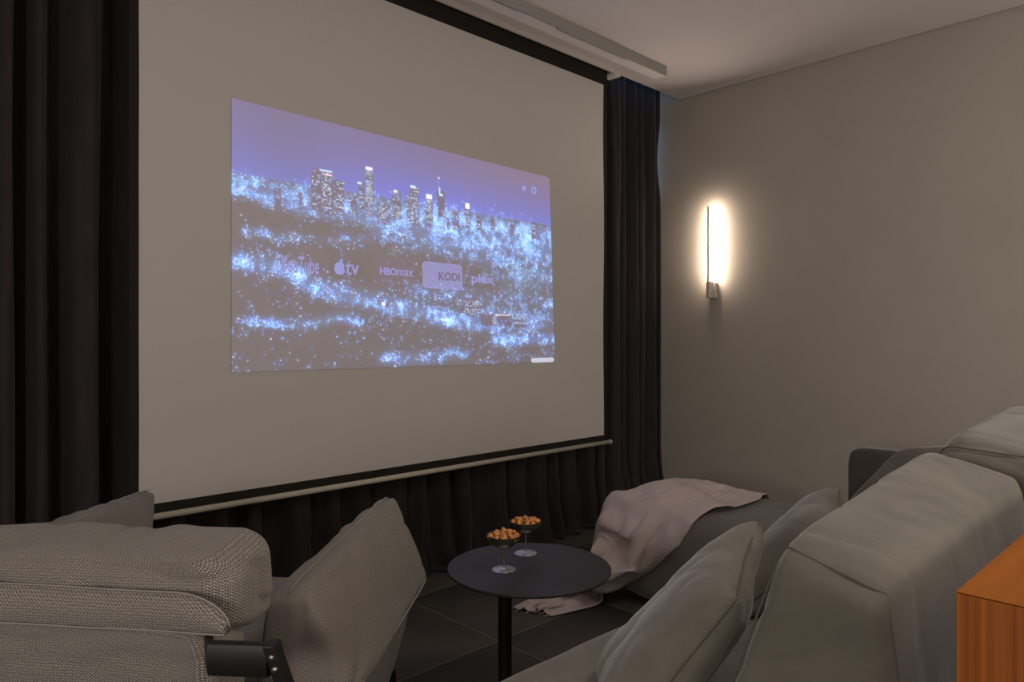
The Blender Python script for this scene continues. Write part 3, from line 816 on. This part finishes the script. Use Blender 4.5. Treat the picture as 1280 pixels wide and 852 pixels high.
# ================================================================== THROW BLANKET (relaxed cloth over the chaise corner)
def throw():
    near = [(3.27, 1.60), (2.95, 1.56), (2.69, 1.54), (2.53, 1.75), (2.40, 1.95), (2.25, 2.08), (2.10, 2.02), (1.86, 2.10)]
    far = [(3.24, 1.74), (3.06, 2.14), (2.85, 2.28), (2.68, 2.40), (2.55, 2.50), (2.30, 2.50), (2.08, 2.46), (1.80, 2.36)]
    ns, nt = 96, 60
    def samp(pl, s):
        q = s * (len(pl) - 1); k = min(int(q), len(pl) - 2); f = q - k
        return np.array(pl[k]) * (1 - f) + np.array(pl[k + 1]) * f
    bx0, bx1, by1, H = 2.60, 3.225, 2.12, .456
    P_ = np.zeros((ns, nt, 3)); 
    for i in range(ns):
        a = samp(near, i / (ns - 1)); b = samp(far, i / (ns - 1))
        for j in range(nt):
            X, Y = a * (1 - j / (nt - 1)) + b * (j / (nt - 1))
            dx = max(0, bx0 - X); dy = max(0, Y - by1)
            x, y, z = X, Y, H + .012
            if dx > 0 or dy > 0:
                dd = math.hypot(dx, dy) if (dx > 0 and dy > 0) else max(dx, dy)
                z = max(H + .012 - dd, .012)
                over = max(0, dd - H)
                ux, uy = (dx / dd, dy / dd)
                x = (bx0 if dx > 0 else X) - ux * (.02 + over + .12 * min(dd, H) ** 2 * 2); y = (by1 if dy > 0 else Y) + uy * (.02 + over)
            P_[i, j] = (x, y, z)
    rs = np.random.RandomState(4)
    for i in range(ns):
        for j in range(nt):
            q = Vector((i * .16, j * .09, 1.3)); q2 = Vector((i * .05, j * .30, 4.0))
            P_[i, j, 2] += .016 * abs(noise.noise(q)) + .022 * abs(noise.noise(q2))
    for i in range(48, 56):
        for j in range(6, 34):
            P_[i, j, 2] += .05 * math.sin((i - 47.5) / 8 * math.pi); P_[i, j, 0] -= .03 * math.sin((i - 47.5) / 8 * math.pi)
    for i in range(23, 28):
        for j in range(0, 30): P_[i, j, 2] += .022 * math.sin((i - 22.5) / 5 * math.pi)
    U_ = np.linalg.norm(np.diff(P_, axis=0), axis=2); V_ = np.linalg.norm(np.diff(P_, axis=1), axis=2)
    lu = np.full_like(U_, 1.0) * U_.mean(0, keepdims=True).mean(); lu = .55 * lu + .45 * U_; lu *= 1.03
    lv = V_.mean(1, keepdims=True) * np.ones_like(V_); lv = np.maximum(lv, V_) * 1.04
    lu[48:55, 6:34] *= 2.3; lu[24:27, 0:30] *= 1.9
    vel = np.zeros_like(P_); prev = P_.copy()
    rad = .075
    c = np.array([(bx0 + bx1 + .0) / 2, (.6 + by1) / 2, H / 2 + .0]); h = np.array([(bx1 - bx0) / 2, (by1 - .6) / 2, H / 2]) - rad
    c[2] = .03 + H / 2; h[2] = H / 2 - .03 - rad + .0
    def cons(A, B, l, k):
        d = B - A; n_ = np.linalg.norm(d, axis=-1, keepdims=True) + 1e-9
        cor = d * ((n_ - l[..., None]) / n_) * .5 * k
        return cor
    ldg = np.sqrt(lu[:, :-1] ** 2 + lv[:-1, :] ** 2)
    for it in range(170):
        v = (P_ - prev) * .90; prev = P_.copy(); P_ = P_ + v; P_[..., 2] -= .00022
        for s_ in range(6):
            cc = cons(P_[:-1], P_[1:], lu, .95); P_[:-1] += cc; P_[1:] -= cc
            cc = cons(P_[:, :-1], P_[:, 1:], lv, .95); P_[:, :-1] += cc; P_[:, 1:] -= cc
            cc = cons(P_[:-1, :-1], P_[1:, 1:], ldg, .35); P_[:-1, :-1] += cc; P_[1:, 1:] -= cc
            cc = cons(P_[1:, :-1], P_[:-1, 1:], ldg, .35); P_[1:, :-1] += cc; P_[:-1, 1:] -= cc
            # bending
            A, B = P_[:-4], P_[4:]; l4 = lu[:-3] * 4
            d = B - A; n_ = np.linalg.norm(d, axis=-1, keepdims=True); cc = d * (np.minimum(n_ - l4[..., None] * .90, 0) / n_) * .2; P_[:-4] += cc; P_[4:] -= cc
            A, B = P_[:, :-4], P_[:, 4:]; l4 = lv[:, :-3] * 4
            d = B - A; n_ = np.linalg.norm(d, axis=-1, keepdims=True); cc = d * (np.minimum(n_ - l4[..., None] * .88, 0) / n_) * .2; P_[:, :-4] += cc; P_[:, 4:] -= cc
            q = P_ - c; a = np.abs(q) - h
            outd = np.linalg.norm(np.maximum(a, 0), axis=-1); ind = np.minimum(a.max(-1), 0); sd = outd + ind - rad - .008
            pen = sd < 0
            g = np.where(outd[..., None] > 1e-6, np.maximum(a, 0) * np.sign(q) / np.maximum(outd, 1e-6)[..., None], 0)
            mx_ = np.argmax(a, -1); oh = np.eye(3)[mx_] * np.sign(q); g = np.where(outd[..., None] > 1e-6, g, oh)
            P_ = np.where(pen[..., None], P_ - g * sd[..., None], P_)
            hit = P_[..., 2] < .008
            P_[..., 2] = np.maximum(P_[..., 2], .008)
            fr = (pen | hit)[..., None]
            P_ = np.where(fr, P_ + (prev - P_) * np.array([.6, .6, .3]), P_)
    # sharp folds standing up from the cloth and leaning over
    du = np.gradient(P_, axis=0); dv = np.gradient(P_, axis=1); nn = np.cross(du, dv)
    nn /= np.linalg.norm(nn, axis=-1, keepdims=True) + 1e-9
    if nn[10, 20, 2] < 0: nn = -nn
    tu = du / (np.linalg.norm(du, axis=-1, keepdims=True) + 1e-9)
    I_, J_ = np.mgrid[0:ns, 0:nt].astype(float)
    add = np.zeros_like(P_)
    for (ic, j0, j1, slope, h_, sh_, w_) in ((41, 12, 40, .10, .034, .030, 1.7), (47, 20, 38, -.18, .026, -.024, 1.6), (26, 0, 34, .12, .020, .020, 1.4),
                                            (14, 2, 50, .05, .012, .010, 1.5), (60, 4, 30, .1, .014, .012, 1.6), (33, 24, 58, -.15, .014, .012, 1.8), (8, 0, 60, 0, .014, .01, 1.3)):
        g_ = np.exp(-((I_ - ic - slope * (J_ - (j0 + j1) / 2)) / w_) ** 2)
        win = np.clip((J_ - j0) / 5, 0, 1) * np.clip((j1 - J_) / 8, 0, 1)
        if j0 == 0: win = np.clip((j1 - J_) / 8, 0, 1)
        k_ = (g_ * win)[..., None]
        add += nn * h_ * k_ + tu * sh_ * k_ ** 2
    P_ = P_ + add
    vs = P_.reshape(-1, 3); fs = []
    for i in range(ns - 1):
        for j in range(nt - 1):
            fs.append((i * nt + j, (i + 1) * nt + j, (i + 1) * nt + j + 1, i * nt + j + 1))
    o = obj('throw_blanket', vs, fs, M['throw'], None, True)
    md = o.modifiers.new('solid', 'SOLIDIFY'); md.thickness = .004; md.offset = 0
    sb = o.modifiers.new('sub', 'SUBSURF'); sb.levels = 1; sb.render_levels = 1
    tag(o, 'mauve woven throw draped over the chaise corner and trailing on the floor', 'blanket')
    # fringe knots along the trailing hem
    g = []
    for k, j in enumerate(range(3, nt - 2, 7)):
        p = Vector(P_[-1, j]); d = Vector(P_[-1, j] - P_[-3, j]); d.z = 0; d.normalize()
        sd = d.cross(Vector((0, 0, 1)))
        tube('tassel', [p, p + d * .008 + sd * .003, p + d * .016 - sd * .003, p + d * .026 + sd * .002], [.0016, .0022, .0013, .0018], M['throw'], o, 5)
throw()

# ================================================================== WOOD CABINET
wc = at(1195, 738, z=.85)
cab = thing('wood_cabinet', 'orange oak cabinet standing behind the sofa back, at its near end', 'cabinet', (wc.x + .4, wc.y - .3, 0))
box('top_panel', (wc.x, wc.y - .75, .8475), (wc.x + 1.1, wc.y, .85), M['wood_top'], cab, .0012, 1)
box('side_panel', (wc.x, wc.y - .75, .0), (wc.x + .02, wc.y, .8472), M['wood'], cab, .0008, 1)
box('side_panel', (wc.x + 1.08, wc.y - .75, .0), (wc.x + 1.1, wc.y, .83), M['wood'], cab, .0008, 1)
box('back_panel', (wc.x + .02, wc.y - .02, .0), (wc.x + 1.08, wc.y - .002, .83), M['wood'], cab)
box('front_panel', (wc.x + .02, wc.y - .745, .0), (wc.x + 1.08, wc.y - .727, .83), M['wood'], cab)

# ================================================================== ARMCHAIR
TH = math.radians(7.5)
def A(a, b, z):
    lat = -.82 + a * math.cos(TH) + b * math.sin(TH); dep = 1.30 - a * math.sin(TH) + b * math.cos(TH)
    return Vector((SY * lat + CY * dep, -CY * lat + SY * dep, z))
ch = thing('armchair', 'grey woven lounge armchair with slouchy wing arms and a black metal frame, back turned', 'armchair', tuple(A(0, .35, 0)))
def AS(c, **k): return Soft([A(*p) for p in c], **k)
W = M['weave']
# upper back cushion (roll)
SB = AS([(-.50, -.10, .68), (.375, -.10, .68), (-.50, -.085, .820), (.375, -.085, .832),
         (-.50, .12, .66), (.38, .12, .66), (-.50, .11, .812), (.37, .11, .862)], k=5.2, puff=.05)
def wb(p):
    f = wrinkle(.007, 6, .0085, (7, 7, 12), 2.6)(p)
    return f
cushion('back_cushion', SB, W, ch, 60, wb)
# flap over the back, with a rounded corner and piping
def flap():
    nx_, nz_ = 60, 20; x0_, x1_ = -.48, .385; zt, zb_ = .784, .727; rc = .10
    def bpos(a_, t):
        # outline: top edge drops round the corner at the right end
        top = zt
        if a_ > x1_ - rc:
            q = min(1, (a_ - (x1_ - rc)) / rc); top = zt - .058 * (1 - math.sqrt(max(0, 1 - q * q)))
        z_ = zb_ + (top - zb_) * t
        b_ = -.118 + .018 * t - .010 * math.sin(t * math.pi)
        return a_, b_ + .006 * noise.noise(Vector((a_ * 6, z_ * 20, 0))), z_
    vs, fs, uv_ = [], [], []
    for j in range(nz_ + 1):
        for i in range(nx_ + 1):
            s_ = i / nx_; a_ = x0_ + (x1_ - x0_) * (1 - (1 - s_) ** 1.3)
            p = bpos(a_, j / nz_); vs.append(A(*p)); uv_.append((p[0], p[2]))
    for j in range(nz_):
        for i in range(nx_):
            a0 = j * (nx_ + 1) + i; fs.append((a0, a0 + 1, a0 + nx_ + 2, a0 + nx_ + 1))
    o = obj('back_flap', vs, fs, W, ch, True, uv_)
    md = o.modifiers.new('s', 'SOLIDIFY'); md.thickness = .012; md.offset = -1
    top = [A(*bpos(x0_ + (x1_ - x0_) * (1 - (1 - i / 90) ** 1.3), 1.0)) + (A(0, -.004, 0) - A(0, 0, 0)) for i in range(91)]
    tube('piping', top, .0016, M['piping'], o, 6)
    bot = [A(*bpos(x0_ + (x1_ - x0_) * i / 60, 0.0)) + (A(0, -.004, 0) - A(0, 0, 0)) for i in range(61)]
    tube('piping', bot, .0016, M['piping'], o, 6)
flap()
SL = AS([(-.50, -.14, .25), (.365, -.14, .25), (-.50, -.125, .742), (.37, -.125, .740),
         (-.50, .0, .25), (.36, .0, .25), (-.50, .0, .742), (.37, .0, .740)], k=9)
cushion('lower_back', SL, W, ch, 40, wrinkle(.004, 6, .006, (3, 3, 18), 7))
# seat
cushion('seat_cushion', AS([(-.36, .0, .28), (.36, .0, .28), (-.36, .0, .50), (.36, .0, .50),
        (-.36, .83, .28), (.36, .83, .28), (-.36, .83, .505), (.36, .83, .505)], k=8), M['weave_fine'], ch, 30, wrinkle(.004, 5, .003, seed=8))
# arms
def arm(s, tipa, tipz):
    c = [(.32, .06, .42), (.31, .74, .40), (.345, .07, .72), (tipa - .005, .735, tipz),
         (.535, .09, .535), (.500, .78, .525), (.43, .10, .72), (tipa + .03, .745, tipz)]
    c = [(s * p[0], p[1], p[2]) for p in c]
    S_ = AS(c, k=11, puff=.05)
    o = cushion('arm_cushion', S_, W, ch, 56, wrinkle(.008, 5, .005, (8, 8, 7), 4 + s))
    n_ = 50
    tube('piping', [S_.pos(-1 + 2 * i / n_, -1, 1) for i in range(n_ + 1)], .0024, M['piping'], o, 6)
    tube('piping', [S_.pos(-1 + 2 * i / n_, 1, 0) for i in range(n_ + 1)], .0014, M['piping'], o, 6)
    c = [(.31, .07, .28), (.31, .70, .27), (.32, .08, .52), (.31, .735, .50),
         (.43, .08, .29), (.42, .66, .28), (.490, .10, .525), (.470, .745, .515)]
    c = [(s * p[0], p[1], p[2]) for p in c]
    cushion('arm_shell', AS(c, k=12), M['weave_fine'], ch, 30, wrinkle(.003, 6, .003, seed=3 + s))
arm(1, .375, .765); arm(-1, .30, .765)
# metal frame: tube bracket at the back, bent bar and legs
for s in (1, -1):
    fr = box('frame_bracket', (0, 0, 0), (1, 1, 1), M['black_metal'], None)
    bpy.data.objects.remove(fr)
    pr = []
    def rb(a_, b_, z_, hz, hb, n_=12):
        return [A(s * a_, b_ + hb * (abs(math.cos(2 * math.pi * k / n_)) ** .5) * (1 if math.cos(2 * math.pi * k / n_) > 0 else -1),
                z_ + hz * (abs(math.sin(2 * math.pi * k / n_)) ** .5) * (1 if math.sin(2 * math.pi * k / n_) > 0 else -1)) for k in range(n_)]
    vs = rb(.345, -.10, .698, .026, .012) + rb(.372, -.138, .698, .026, .012) + rb(.466, -.132, .698, .026, .012)
    fs = [(k, (k + 1) % 12, 12 + (k + 1) % 12, 12 + k) for k in range(12)] + [(12 + k, 12 + (k + 1) % 12, 24 + (k + 1) % 12, 24 + k) for k in range(12)] + [tuple(range(24, 36)), tuple(reversed(range(12)))]
    fb = obj('frame_bracket', vs, fs, M['black_metal'], ch, True)
    fb.data.set_sharp_from_angle(angle=math.radians(50))
    # end bar
    pts = [(.468, -.130, .725), (.474, -.128, .70), (.485, -.122, .66), (.507, -.10, .58), (.525, -.07, .32), (.54, -.05, 0)]
    vs = []; fs = []
    for (a_, b_, z_) in pts:
        vs += [A(s * (a_ - .009), b_ - .016, z_), A(s * (a_ + .009), b_ - .016, z_), A(s * (a_ + .009), b_ + .014, z_), A(s * (a_ - .009), b_ + .014, z_)]
    for i in range(len(pts) - 1):
        for k in range(4): fs.append((4 * i + k, 4 * i + (k + 1) % 4, 4 * i + 4 + (k + 1) % 4, 4 * i + 4 + k))
    fs += [(3, 2, 1, 0), tuple(4 * (len(pts) - 1) + k for k in range(4))]
    leg = obj('leg', vs, fs, M['black_metal'], ch)
    bv = leg.modifiers.new('b', 'BEVEL'); bv.width = .003; bv.segments = 2
    for (a_, z_) in ((.474, .706), (.479, .688)):
        p0, p1 = A(s * a_, -.140, z_), A(s * a_, -.1455, z_)
        tube('screw', [p0, p1], .0045, M['screw'], leg, 12)
    tube('leg', [A(s * .40, .66, .40), A(s * .405, .70, .28), A(s * .42, .72, 0)], .012, M['black_metal'], ch, 12)
    tube('side_rail', [A(s * .43, -.07, .34), A(s * .41, .30, .34), A(s * .403, .70, .34)], .011, M['black_metal'], ch, 10)
